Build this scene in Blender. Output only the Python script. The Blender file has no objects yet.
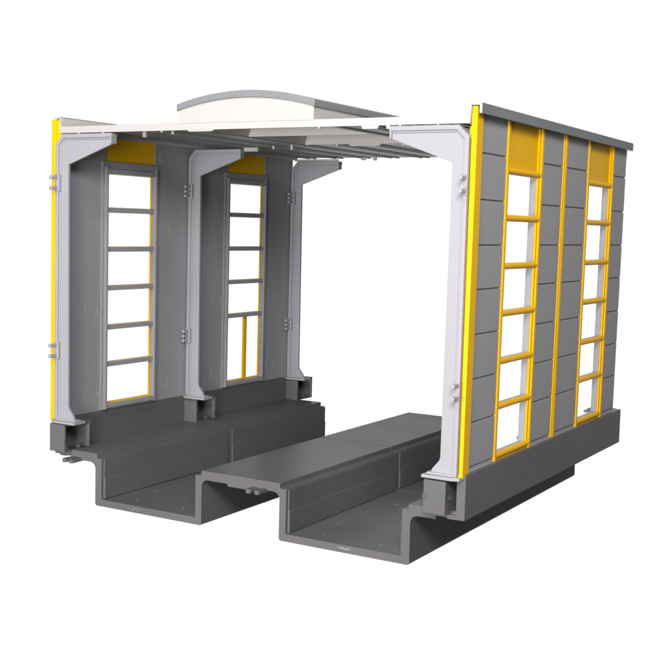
import bpy, bmesh, math, random
from mathutils import Vector, Matrix
random.seed(7)
S = 0.01            # all numbers below are centimetres of the real model
sc = bpy.context.scene
COL = sc.collection

# ------------------------------------------------------------ materials
def plastic(name, col, rough=0.42, var=0.06, bump=0.05, spec=0.5, scale=500., coat=0.0, ior=1.4):
    m = bpy.data.materials.new(name); m.use_nodes = True
    nt = m.node_tree; N = nt.nodes; L = nt.links
    b = N['Principled BSDF']
    tc = N.new('ShaderNodeTexCoord')
    n1 = N.new('ShaderNodeTexNoise'); n1.inputs['Scale'].default_value = 45; n1.inputs['Detail'].default_value = 5
    n2 = N.new('ShaderNodeTexNoise'); n2.inputs['Scale'].default_value = scale*3; n2.inputs['Detail'].default_value = 2
    L.new(tc.outputs['Object'], n1.inputs['Vector']); L.new(tc.outputs['Object'], n2.inputs['Vector'])
    mx = N.new('ShaderNodeMix'); mx.data_type = 'RGBA'
    a = [c*(1-var) for c in col]; d = [min(1, c*(1+var)) for c in col]
    mx.inputs[6].default_value = (*a, 1); mx.inputs[7].default_value = (*d, 1)
    mr = N.new('ShaderNodeMapRange'); mr.inputs[1].default_value = .35; mr.inputs[2].default_value = .65
    L.new(n1.outputs['Fac'], mr.inputs[0]); L.new(mr.outputs[0], mx.inputs[0])
    # fine speckle in the moulded surface
    mx2 = N.new('ShaderNodeMix'); mx2.data_type = 'RGBA'; mx2.blend_type = 'MULTIPLY'; mx2.inputs[0].default_value = 1
    mr3 = N.new('ShaderNodeMapRange'); mr3.inputs[1].default_value = .3; mr3.inputs[2].default_value = .7
    mr3.inputs[3].default_value = 1-var; mr3.inputs[4].default_value = 1+var*.6
    L.new(n2.outputs['Fac'], mr3.inputs[0])
    L.new(mx.outputs[2], mx2.inputs[6]); L.new(mr3.outputs[0], mx2.inputs[7])
    L.new(mx2.outputs[2], b.inputs['Base Color'])
    mr2 = N.new('ShaderNodeMapRange'); mr2.inputs[3].default_value = rough-.06; mr2.inputs[4].default_value = rough+.08
    L.new(n1.outputs['Fac'], mr2.inputs[0]); L.new(mr2.outputs[0], b.inputs['Roughness'])
    bp = N.new('ShaderNodeBump'); bp.inputs['Strength'].default_value = bump; bp.inputs['Distance'].default_value = .0002
    L.new(n2.outputs['Fac'], bp.inputs['Height']); L.new(bp.outputs[0], b.inputs['Normal'])
    b.inputs['Specular IOR Level'].default_value = spec; b.inputs['IOR'].default_value = ior
    if coat: b.inputs['Coat Weight'].default_value = coat; b.inputs['Coat Roughness'].default_value = .12
    return m
BASE  = plastic('dark_grey_plastic',  (.145,.139,.142), .30, .05, .06, ior=1.09)
WALL  = plastic('mid_grey_plastic',   (.35,.347,.362), .46, .02, .06, .4)
FRAME = plastic('light_grey_plastic', (.36,.355,.38), .45, .012, .03, .4)
YEL   = plastic('yellow_plastic',     (.90,.50,.003), .36, .015, .03, ior=1.2)
CREAM = plastic('cream_plastic',      (.51,.49,.475), .5, .02, .05, .35)
ROOFG = plastic('green_grey_plastic', (.28,.30,.28), .42, .04, .06)
CAP   = plastic('slate_grey_plastic', (.225,.233,.242), .45, .04, .08)
WHITE = plastic('sprue_scar',         (.27,.262,.268), .35, .2, .3)

# ------------------------------------------------------------ mesh builder
class MB:
    def __init__(s): s.bm = bmesh.new()
    def _merge(s, t, bev, seg=2):
        bmesh.ops.recalc_face_normals(t, faces=t.faces)
        if bev:
            es = [e for e in t.edges if len(e.link_faces) == 2 and e.calc_face_angle(0) > .6]
            bmesh.ops.bevel(t, geom=es, offset=bev, segments=seg, profile=.5, affect='EDGES', clamp_overlap=True)
        me = bpy.data.meshes.new('t'); t.to_mesh(me); t.free(); s.bm.from_mesh(me); bpy.data.meshes.remove(me)
        return s
    def box(s, x0, x1, y0, y1, z0, z1, bev=.015):
        t = bmesh.new(); bmesh.ops.create_cube(t, size=1)
        for v in t.verts:
            v.co = Vector((x0 if v.co.x < 0 else x1, y0 if v.co.y < 0 else y1, z0 if v.co.z < 0 else z1))
        return s._merge(t, bev)
    def prism(s, poly, a0, a1, bev=.015, axis='Y', seg=2):
        t = bmesh.new()
        def P(u, v, a): return (u, a, v) if axis == 'Y' else ((a, u, v) if axis == 'X' else (u, v, a))
        A = [t.verts.new(P(u, v, a0)) for u, v in poly]; B = [t.verts.new(P(u, v, a1)) for u, v in poly]
        n = len(poly); t.faces.new(A); t.faces.new(B[::-1])
        for i in range(n): t.faces.new((A[i], B[i], B[(i+1) % n], A[(i+1) % n]))
        return s._merge(t, bev, seg)
    def rod(s, p, q, r, n=20, bev=.008, r2=None):
        p = Vector(p); q = Vector(q); d = q-p
        t = bmesh.new(); bmesh.ops.create_cone(t, cap_ends=True, segments=n, radius1=r, radius2=r if r2 is None else r2, depth=d.length)
        M = Matrix.Translation((p+q)/2) @ d.to_track_quat('Z', 'Y').to_matrix().to_4x4()
        bmesh.ops.transform(t, matrix=M, verts=t.verts)
        return s._merge(t, bev)
    def ring(s, c, R, r, axis='X', n=40, m=6):
        t = bmesh.new(); V = []
        for i in range(n):
            a = 2*math.pi*i/n; row = []
            for j in range(m):
                b = 2*math.pi*j/m; rr = R+r*math.cos(b); h = r*math.sin(b)
                u, v = rr*math.cos(a), rr*math.sin(a)
                co = (h, u, v) if axis == 'X' else ((u, h, v) if axis == 'Y' else (u, v, h))
                row.append(t.verts.new(Vector(c)+Vector(co)))
            V.append(row)
        for i in range(n):
            for j in range(m):
                t.faces.new((V[i][j], V[(i+1) % n][j], V[(i+1) % n][(j+1) % m], V[i][(j+1) % m]))
        return s._merge(t, 0)
    def lump(s, c, r, sq=(1, 1, 1), jit=.3):
        t = bmesh.new(); bmesh.ops.create_icosphere(t, subdivisions=2, radius=r)
        for v in t.verts:
            v.co = Vector(v.co[i]*sq[i]*(1+random.uniform(-jit, jit)) for i in range(3))+Vector(c)
        return s._merge(t, 0)
    def build(s, name, mat, parent=None, mirror=False, kind=None, label=None):
        if mirror:
            for v in s.bm.verts: v.co.x *= -1
            bmesh.ops.reverse_faces(s.bm, faces=s.bm.faces)
        bmesh.ops.scale(s.bm, vec=(S, S, S), verts=s.bm.verts)
        me = bpy.data.meshes.new(name); s.bm.to_mesh(me); s.bm.free()
        for p in me.polygons: p.use_smooth = True
        me.set_sharp_from_angle(angle=math.radians(28))
        me.materials.append(mat)
        o = bpy.data.objects.new(name, me); COL.objects.link(o)
        wn = o.modifiers.new('normals', 'WEIGHTED_NORMAL'); wn.keep_sharp = True; wn.weight = 100
        if parent: o.parent = parent
        if label: o['label'] = label
        return o
def copy_tree(o, parent, loc=None):
    c = o.copy(); COL.objects.link(c); c.parent = parent
    if loc is not None: c.location = loc
    for ch in list(o.children):
        if ch is not c: copy_tree(ch, c)
    return c
def V(x, y, z): return Vector((x*S, y*S, z*S))

shed = bpy.data.objects.new('toy_engine_shed', None); COL.objects.link(shed)
shed.empty_display_size = .02
shed.location = V(0, 0, 0)
shed['label'] = 'open ended model railway engine shed with grey and yellow walls on a two pit base'
shed['category'] = 'model shed'

# ------------------------------------------------------------ base
PROFILE = [(-7.2,0),(-5.58,0),(-5.58,-.156),(-5.389,-.156),(-5.389,-1.474),(-1.64,-1.474),(-1.64,-.156),(-1.417,-.156),(-1.417,0),
           (1.417,0),(1.417,-.156),(1.64,-.156),(1.64,-1.474),(5.389,-1.474),(5.389,-.156),(5.58,-.156),(5.58,0),(7.0,0),
           (7.0,-.2),(6.4,-.2),(6.4,-.30),(5.95,-.30)]
def fil(cx, cz, r, a0, a1, n=5):
    return [(cx+r*math.cos(math.radians(a0+(a1-a0)*i/n)), cz+r*math.sin(math.radians(a0+(a1-a0)*i/n))) for i in range(n+1)]
PROFILE += fil(5.87, -.52, .22, 90, 180) + [(5.65,-1.62)] + fil(5.57,-1.62,.08,0,-90,3) + fil(1.484,-1.62,.08,-90,-180,3)
PROFILE += fil(1.184, -.50, .22, 0, 90) + [(.95,-.28),(.95,-.36),(-.45,-.36),(-.45,-.28),(-1.0,-.28)] + fil(-1.184,-.50,.22,90,180)
PROFILE += fil(-1.484,-1.62,.08,0,-90,3) + fil(-5.57,-1.62,.08,-90,-180,3) + fil(-5.87,-.52,.22,0,90) + [(-5.95,-.30),(-6.3,-.30),(-6.3,-.22),(-7.2,-.22)]
def base_segment(y0, y1, first):
    b = MB(); b.prism(PROFILE, y0, y1, .018)
    o = b.build('base_segment', BASE, shed)
    # raised lining sheets on the pit walls, each scored with one thin line
    for x, d in ((-5.389, 1), (-1.64, -1), (1.64, 1), (5.389, -1)):
        m = MB(); xa, xb = sorted((x-d*.01, x+d*.07))
        ya, yb = (y0+.10, y1-.10) if first else (y0+.16, y1-.02)
        m.box(xa, xb, ya, yb, -1.46, -.79, .022); m.box(min(x-d*.01, x+d*.042), max(x-d*.01, x+d*.042), ya+.004, yb-.004, -.80, -.20, .008)
        m.build('pit_lining', BASE, o)
    # connector tabs under the plates
    if first:
        for x in (.56, .86, -6.62, -6.34):
            m = MB(); m.box(x-.09, x+.09, -.34, .3, -.34, -.22, .03); m.rod((x, -.34, -.34), (x, -.34, -.22), .09)
            m.build('connector_tab', BASE, o)
        for x in (-3.97, 3.56):
            m = MB()
            for k in range(18):
                m.lump((x+random.gauss(0, .15), random.uniform(-.012, .0), -1.56+random.gauss(0, .028)), random.uniform(.012, .032), (1.8, .3, .6), .4)
            m.build('sprue_scar', WHITE, o)
    # moulding pips and the thin moulded line on the pit floor
    for sd in (-1, 1):
        cx = 3.515*sd
        for dx, yy in ((-.95, .66), (.93, .64), (-.9, 5.2), (.95, 5.3)):
            m = MB(); m.lump((cx+dx, y0+yy, -1.472), random.uniform(.022, .034), (1.5, 1, .3), .2); m.build('moulding_pip', WHITE, o)
        m = MB(); m.box(cx-1.242, cx-1.228, y0+1.95, y0+4.9, -1.48, -1.468, .002); m.lump((cx-1.235, y0+1.93, -1.472), .03, (1, 1, .4), .2)
        m.build('moulding_line', WHITE, o)
    return o
bs = base_segment(0, 6.985, True)
bs2 = base_segment(7.015, 14.0, False)
# outer plinths that carry the walls
for seg, (y0, y1) in ((bs, (-.1, 6.99)), (bs2, (7.01, 14.02))):
    m = MB(); m.box(7.02, 7.28, y0, y1, -.2, 1.03, .02)
    if seg is bs: m.box(6.76, 7.03, y0+.02, y0+.5, -.21, -.08, .01)
    m.build('plinth', BASE, seg)
    m = MB(); m.box(-7.42, -7.18, y0+.12, y1, -.2, .97, .02)
    if seg is bs: m.box(-7.2, -6.95, y0+.14, y0+.6, -.25, -.08, .01)
    m.build('plinth', BASE, seg)
# ------------------------------------------------------------ post sockets
def socket(side):
    # hollow block; local origin at its front inner bottom corner. x grows away from the hall centre line before mirroring
    b = MB(); w, d, h, t = .64, 1.22, .90, .075
    b.box(0, w, 0, t, 0, h, .012); b.box(0, w, d-t, d, 0, h, .012)
    b.box(0, w, t-.005, d-t+.005, h-t, h-.002, .006); b.box(0, w, t-.005, d-t+.005, .002, .03, .006)
    b.box(w-t, w-.002, t-.005, d-t+.005, .01, h-t+.01, .0)
    b.ring((.03, -.0, .45), .05, .02, 'Y')
    b.ring((w, .34, .42), .07, .02, 'X')
    o = b.build('post_socket', BASE, shed, mirror=(side < 0))
    for px, py in ((.16, .24), (.20, .86), (.42, .52)):
        m = MB(); m.rod((px, py, .02), (px, py, .13), .085); m.build('socket_peg', BASE, o, mirror=(side < 0))
    m = MB(); m.rod((w-t-.07, .55, .48), (w-t+.02, .55, .48), .05); m.build('socket_pin', BASE, o, mirror=(side < 0))
    return o
FY = (-.40, 6.60, 13.72)
sl = socket(-1); sr = socket(1)
for i, y in enumerate(FY):
    loc = V(-6.61, y, -.03 if i == 0 else 0)
    if i == 0: sl.location = loc
    else: copy_tree(sl, shed, loc)
    loc = V(6.20, y, -.05 if i == 0 else 0)
    if i == 0: sr.location = loc
    else: copy_tree(sr, shed, loc)

# ------------------------------------------------------------ portal frames
def frame(side):
    xo = 7.12
    # web
    web = [(xo, 1.02), (xo, 9.86), (6.84, 10.14), (4.84, 10.14), (4.84, 9.82), (6.64, 9.19), (6.59, 1.45), (6.56, 1.36), (6.37, 1.13), (6.34, 1.02)]
    b = MB(); b.prism(web, .09, .19, .012)
    # rim along the outside: wider in depth, with a small fillet step to the web
    def strip(pts, w, y0, y1, bev):
        n = len(pts); inner = []
        for i in range(n):
            p = Vector(pts[i])
            d1 = (Vector(pts[i])-Vector(pts[i-1])).normalized() if i else None
            d2 = (Vector(pts[i+1])-Vector(pts[i])).normalized() if i < n-1 else None
            d = ((d1 or d2)+(d2 or d1)).normalized(); nr = Vector((-d.y, d.x))
            c = 1.0 if not (d1 and d2) else 1/max(.5, nr.dot(Vector((-d1.y, d1.x))))
            inner.append(tuple(p+nr*w*c))
        b.prism(list(pts)+inner[::-1], y0, y1, bev)
    out = [(xo, 1.02), (xo, 9.84), (6.83, 10.15), (4.80, 10.15)]
    strip(out, .135, 0, .30, .03)
    out2 = [(xo-.14, 1.02), (xo-.14, 9.60)] + fil(xo-.14-.34, 9.62, .34, 0, 90, 6)[0:] + [(5.2, 10.02), (4.84, 10.02)]
    strip([(xo-.12,1.03),(xo-.12,9.80),(6.795,10.035),(4.86,10.035)], .075, .055, .20, .03)
    b.box(4.815, 4.875, .025, .275, 9.825, 10.10, .012)
    o = b.build('portal_frame', FRAME, shed, mirror=(side < 0))
    m = MB(); m.prism([(6.15,-.12),(7.0,-.12),(7.22,-.02),(7.22,.42),(6.15,.42)], .90, .985, .012, 'Z')
    m.prism([(6.24,.03),(7.1,.03),(7.1,.30),(6.24,.30)], .98, 1.04, .015, 'Z')
    m.build('foot_plate', FRAME, o, mirror=(side < 0))
    for z0 in (8.78, 3.42):
        for k, dz in enumerate((0, .17, .34) if side < 0 else (0, .34)):
            m = MB(); m.box(xo-.02-.12, xo-.02, -.30, .05, z0-dz-.05, z0-dz+.05, .02)
            m.rod((xo-.08, -.29, z0-dz), (xo-.08, -.20, z0-dz), .065, 12)
            pin = m.build('clip_pin', FRAME, o, mirror=(side < 0))
            if dz == .17: middle_pins.append(pin)
        m = MB(); m.box(xo-.20, xo+.01, -.03, .1, z0-.34-.10, z0+.10, .02); m.build('clip_pad', FRAME, o, mirror=(side < 0))
    return o
middle_pins = []
fl = frame(-1); fr = frame(1)
for i, y in enumerate((-.33, 6.58, 13.66)):
    for f in (fl, fr):
        loc = V(-.02 if f is fl else -.012, y-(.36 if f is fr and i == 2 else 0), 0)
        if i == 0: f.location = loc
        else: copy_tree(f, shed, loc)

for pin in middle_pins: bpy.data.objects.remove(pin)      # the front left post has two pins in each cluster, not three

# ------------------------------------------------------------ walls (built for the right side, mirrored for the left)
GZ = [.98, 1.14, 2.35, 3.52, 4.71, 5.90, 7.07, 8.26, 9.47, 10.44]
BZ = [9.11, 7.82, 6.49, 5.17, 3.83, 2.56, 1.16]
W1, W2 = (2.03, 4.84), (9.06, 11.86)
def wall(side):
    off = .03 if side > 0 else .13     # the left wall stands a little further out
    mir = side < 0
    YE = 13.42 if side > 0 else 13.85
    xi, xm, xo = 7.06+off-.0, 7.12+off, 7.18+off
    b = MB()
    ys = [(-.05, W1[0]+.12), (W1[1]-.12, W2[0]+.12), (W2[1]-.12, YE)]
    for y0, y1 in ys: b.box(xi, xm+.01, y0, y1, .98, 10.60, 0)
    for w in (W1, W2): b.box(xi, xm+.01, w[0]+.12, w[1]-.12, .98, 1.10, 0); b.box(xi+.0, xm+.01, w[0]+.12, w[1]-.12, 10.44, 10.60, 0)
    bands = [(.02, W1[0]+.02), (W1[1]-.02, 6.65), (6.98, W2[0]+.02), (W2[1]-.02, YE)]
    for y0, y1 in bands:
        for i in range(1, len(GZ)-1):
            b.box(xm, xo, y0, y1, GZ[i]+.018, GZ[i+1]-.018 if i < len(GZ)-2 else 10.46, .02)
        b.box(xm, xo-.01, y0, y1, GZ[0], GZ[1]-.018, .01); b.box(xm, xo+.03, y0, y1, GZ[0], GZ[0]+.07, .012)
    for y in (1.47, 5.27, 8.52, 12.40):
        for z in (7.28, 4.48, 1.62, 9.78):
            b.ring((xi, y, z), .30, .011, 'X', 48)
    o = b.build('wall_panel', WALL, shed, mirror=mir)
    # parapet cap
    yc = -.22 if side > 0 else -.02
    m = MB(); m.box(7.09+off if side > 0 else 6.93+off, 7.37+off if side > 0 else 7.25+off, yc, YE+.10, 10.63, 10.70, .012); m.box(7.30+off if side > 0 else 7.19+off, 7.37+off if side > 0 else 7.25+off, yc, YE+.10, 10.43, 10.65, .012)
    for y in (1.35, 3.6, 6.5, 8.4, 10.6): m.lump((7.365+off, y, 10.46), .028, (.4, 1, 1))
    m.build('parapet_cap', CAP, o, mirror=mir)
    m = MB(); m.box(7.09+off if side > 0 else 6.95+off, 7.375+off if side > 0 else 7.12+off, -.245, -.215, 10.64, 10.705, .008)
    if side > 0: m.box(7.305+off, 7.375+off, -.245, -.215, 10.43, 10.65, .008)
    m.build('lit_cap_end', CREAM, o, mirror=mir)  # added pale plate; front light on the cap's end put into colour
    # corner strip: proud outer bar and recessed inner bar
    m = MB(); m.box((7.07 if side > 0 else 7.10)+off, (7.245 if side > 0 else 7.30)+off, -.20, .22 if side > 0 else .15, .92, 10.625, .03)
    m.box((7.0 if side > 0 else 6.88)+off, 7.12+off, -.13 if side > 0 else -.17, .14, .94, 10.12 if side > 0 else 10.60, .03)
    m.build('corner_strip', YEL, o, mirror=mir)
    m = MB(); m.box(xm, xo+.035, 6.65, 6.98, 1.03, 10.45, .025); m.box(xo+.01, xo+.055, 6.74, 6.90, 1.035, 10.445, .02); m.build('divider_strip', YEL, o, mirror=mir)
    for k, w in enumerate((W1, W2)):
        door = (side < 0 and k == 1)
        m = MB()
        for y0, y1, yi in ((w[0], w[0]+.15, w[0]+.2), (w[1]-.15, w[1], w[1]-.26)):
            m.box(xm-.01, xo+.045, y0, y1, 1.02, 10.45, .025)
            m.box(xi+.05, xo-.005, min(yi, y0+.02), max(yi, y1-.02), 1.02, 10.44, .015)
        m.box(xi+.025, xm-.0, w[0]+.13, w[1]-.13, 9.11, 10.43, .0)
        if not mir: pass
        bz = [z for z in BZ if not (door and z == 2.56)]
        for z in bz:
            m.rod((xo-.045, w[0]+.10, z), (xo-.045, w[1]-.08, z), .092, 20, .02)
        m.box(xm, xo+.0, w[0]+.13, w[1]-.13, 1.0, 1.2, .02)
        if door: m.box(xm, xo+.04, (w[0]+w[1])/2+.10, (w[0]+w[1])/2+.30, 1.1, 3.83, .03)
        m.build('window_surround', YEL, o, mirror=mir)
        # grey inner frame standing into the hall
        m = MB(); d0 = 6.90+off; ya, yb = w[0]-.02, w[1]-.15
        m.box(d0, xi+.045, ya, ya+.10, 1.02, 9.26, .015); m.box(d0+.004, xi+.045, yb-.09, yb, 1.024, 9.256, .015)
        m.box(d0+.008, xm-.008, ya+.06, yb-.06, 9.04, 9.20, .015); m.box(d0+.09, xi+.018, ya-.1, yb+.1, 9.19, 9.455, .02)
        m.box(d0+.006, xm-.006, ya+.06, yb-.06, 1.06, 1.21, .015); m.box(d0+.09, xi+.016, ya-.08, yb+.08, .992, 1.1, .02)
        for z in bz:
            if 2 < z < 9: m.box(d0+.06, xm-.004, ya+.05, yb-.05, z-.08, z+.075, .015)
            zz = z if z > 2 else 1.135
            if z > 9: zz = 9.12
            for y in () if side > 0 else (ya+.45, (ya+yb)/2, yb-.45):
                m.box(d0+.052 if 2 < z < 9 else d0-.004, d0+.06, y-.012, y+.012, zz-.055, zz+.055, .003)
        # outer flanges and little clip ears
        m.box(xi-.055, xi+.012, ya-.11, ya+.03, 1.004, 9.44, .015); m.box(xi-.055, xi+.012, yb-.03, yb+.2, 1.004, 9.44, .015)
        for z0, z1 in ((8.55, 9.44), (4.95, 5.65), (1.0, 1.95)):
            m.box(d0+.15, xi+.003, ya-.16, ya-.09, z0-.003, z1+.003, .015)
        for z0, z1 in ((8.3, 9.46), (4.4, 5.9), (1.0, 2.6)):
            m.box(d0+.10, xi-.002, yb-.015, yb+.17, z0+.006, z1-.008, .02)
        m.build('window_frame', WALL, o, mirror=mir)
    if side > 0:      # the right wall leans in very slightly towards its foot, as the kit was put together
        o.rotation_euler.y = .0055; o.location = V(-.057, 0, .04)
    return o
wr = wall(1); wl = wall(-1)

# ------------------------------------------------------------ roof
XL, XR = -2.22, 2.43
b = MB()
RZ = 10.30; SKY = 6.82
b.box(-6.96, XL-.02, -.2, 13.9, RZ, RZ+.06, .01); b.box(XR+.02, 7.02, -.2, 13.9, RZ, RZ+.06, .01)
b.box(XL-.02, XR+.02, SKY, 13.9, RZ, RZ+.06, .01)
for x in (-6.25, -4.95, -3.65, 3.55, 4.85, 6.15):
    for e in (-.16, .16): b.box(x+e-.05, x+e+.05, -.15, 13.9, RZ-.04, RZ+.01, .012)
for x in (-2.35, 2.52): b.box(x-.10, x+.10, -.15, SKY, RZ-.05, RZ+.01, .012)
for x in (-2.35, -1.0, .3, 1.6):
    for e in (-.16, .16): b.box(x+e-.05, x+e+.05, SKY+.05, 13.9, RZ-.04, RZ+.01, .012)
roof = b.build('roof_panel', ROOFG, shed)
m = MB()
m.box(-6.99, 7.09, -.30, -.19, 10.175, 10.385, .012)
for x, w, h in ((-1.45, 1.0, .05), (2.6, .06, .05), (4.2, .55, .09), (4.75, .12, .1), (-2.9, .05, .05), (-6.2, .08, .04), (-5.2,.08,.04), (5.1,.06,.05),(6.2,.06,.04)):
    m.prism([(x-w/2, 10.18), (x+w/2, 10.18), (x+w*.4, 10.18-h), (x-w*.4, 10.18-h)], -.29, -.20, .005)
m.prism([(6.98, 10.18), (7.10, 10.18), (7.14, 10.60), (7.10, 10.62), (7.05, 10.40), (6.93, 10.38)], -.295, -.19, .01)
m.prism([(-6.99, 10.18), (-6.88, 10.18), (-6.90, 10.38), (-6.96, 10.52), (-6.97, 10.70), (-7.02, 10.70)], -.295, -.19, .01)
m.build('fascia', CREAM, roof)
for x0, x1 in ((-7.02, -6.95), (7.02, 7.09)):
    m = MB(); m.box(x0, x1, -.2, 13.85, 10.2, 10.66, .01); m.build('roof_upstand', CREAM, roof)
# pegs beneath the roof
for x, y, r, h in ((-4.05, .35, .075, .17), (-3.0, .4, .05, .10), (-3.6, 6.9, .045, .07), (-2.9, 7.0, .055, .09), (-3.5, 13.35, .10, .05), (-3.0, 13.4, .08, .06)):
    m = MB(); m.rod((x, y, RZ-h-.08), (x, y, RZ), r); m.build('roof_peg', CREAM, roof)
m = MB(); m.rod((-4.85, 6.9, 10.15), (-4.25, 6.9, 10.15), .085); m.build('roof_peg', CREAM, roof)
m = MB(); m.box(-6.95, -4.85, 13.60, 13.70, 10.15, 10.235, .01); m.build('lit_edge_strip', CREAM, roof)  # added strip; its pale colour stands in for the lit frame rim
# skylight: arched gables, side walls, cross bulkheads, curved cover
def arch_z(x, base, rise, hw=2.33, cx=.1):
    t = (x-cx)/hw; return base+rise*(1-t*t)
xs = [XL+(XR-XL)*i/32 for i in range(33)]
sky = MB()
sky.prism([(XL, 10.36)]+[(x, arch_z(x, 10.76, .30)) for x in xs]+[(XR, 10.36)], -.30, -.20, .008)
sky = sky.build('skylight', CREAM, shed)
for x0, x1 in ((XL, XL+.07), (XR-.07, XR)):
    m = MB(); m.box(x0, x1, -.22, SKY, 10.29, 10.80, .008); m.build('skylight_side', CREAM, sky)
for y in (3.25, 6.70):
    m = MB(); m.prism([(XL+.05, 10.27)]+[(x, arch_z(x, 10.74, .28)) for x in xs[1:-1]]+[(XR-.05, 10.27)], y, y+.08, .008)
    if y > 5:
        for x, w in ((-.9, .1), (.2, 1.3), (1.9, .7)):
            m.prism([(x-w/2, 10.28), (x+w/2, 10.28), (x+w*.42, 10.20), (x-w*.42, 10.20)], y+.01, y+.07, .005)
    m.build('bulkhead', CREAM, sky)
m = MB()
xc = [XL-.06+(XR-XL+.12)*i/40 for i in range(41)]
m.prism([(x, arch_z(x, 10.75, .31)) for x in xc]+[(x, arch_z(x, 10.94, .32)) for x in reversed(xc)], -.36, SKY+.05, .02)
m.build('skylight_cover', CAP, sky)

# ------------------------------------------------------------ camera (solved from the photograph)
cx, cy, cz, yaw, pitch, roll, f = 19.0506, -27.4915, 7.4484, .5295, -.09, .0266, 1142.88
fwd = Vector((-math.sin(yaw)*math.cos(pitch), math.cos(yaw)*math.cos(pitch), math.sin(pitch)))
rt = Vector((math.cos(yaw), math.sin(yaw), 0)); up = rt.cross(fwd)
r2 = math.cos(roll)*rt+math.sin(roll)*up; u2 = -math.sin(roll)*rt+math.cos(roll)*up
cam = bpy.data.cameras.new('camera'); co = bpy.data.objects.new('camera', cam); COL.objects.link(co)
M = Matrix((r2, u2, -fwd)).transposed().to_4x4(); M.translation = V(cx, cy, cz)
co.matrix_world = M
cam.sensor_width = 36; cam.sensor_fit = 'HORIZONTAL'; cam.lens = 36*f/660; cam.clip_start = .01; cam.clip_end = 50
sc.camera = co

# ------------------------------------------------------------ light: world shaped white ahead and dim behind the camera, unseen softboxes and added fills
w = bpy.data.worlds.new('World'); sc.world = w; w.use_nodes = True
nt = w.node_tree; N = nt.nodes; L = nt.links
bg = N['Background']
geo = N.new('ShaderNodeTexCoord')
dot = N.new('ShaderNodeVectorMath'); dot.operation = 'DOT_PRODUCT'
dot.inputs[1].default_value = (-math.sin(yaw), math.cos(yaw), -.08)
nrm = N.new('ShaderNodeVectorMath'); nrm.operation = 'NORMALIZE'
L.new(geo.outputs['Generated'], nrm.inputs[0]); L.new(nrm.outputs[0], dot.inputs[0])
mr = N.new('ShaderNodeMapRange'); mr.interpolation_type = 'SMOOTHSTEP'
WORLD_LO = .06
mr.inputs[1].default_value = .60; mr.inputs[2].default_value = .82; mr.inputs[3].default_value = WORLD_LO; mr.inputs[4].default_value = 1.02
L.new(dot.outputs['Value'], mr.inputs[0]); L.new(mr.outputs[0], bg.inputs['Strength'])
bg.inputs['Color'].default_value = (1, 1, 1, 1)

def area(name, loc, tgt, size, power, col=(1, 1, 1)):
    l = bpy.data.lights.new(name, 'AREA'); l.shape = 'DISK'; l.size = size*S; l.energy = power; l.color = col
    o = bpy.data.objects.new(name, l); COL.objects.link(o); o.location = V(*loc)
    o.rotation_euler = (V(*tgt)-V(*loc)).to_track_quat('-Z', 'Y').to_euler(); return o
area('key_softbox', (3, -28, 34), (0, 0, 3), 10, .6, (1, .985, .985))
area('camera_softbox', (20, -28, 20), (0, 3, 3), 10, 1.0, (1, .985, .985))
area('low_softbox', (-3, -46, 3), (0, 2, 5), 12, 1.35, (1, .985, .985))
area('low_side_fill', (15, -43, 4), (0, 2, 5), 12, .85, (1, .985, .985))  # unseen fill added to brighten the yellow window reveals
area('side_fill', (28, 4, 34), (7, 6, 5), 12, .5, (1, .99, .97))  # unseen fill added to brighten the right wall's outer face

sc.view_settings.view_transform = 'Standard'; sc.view_settings.look = 'None'
sc.view_settings.exposure = 0; sc.view_settings.gamma = 1
sc.render.engine = 'CYCLES'; sc.cycles.max_bounces = 8; sc.cycles.diffuse_bounces = 4
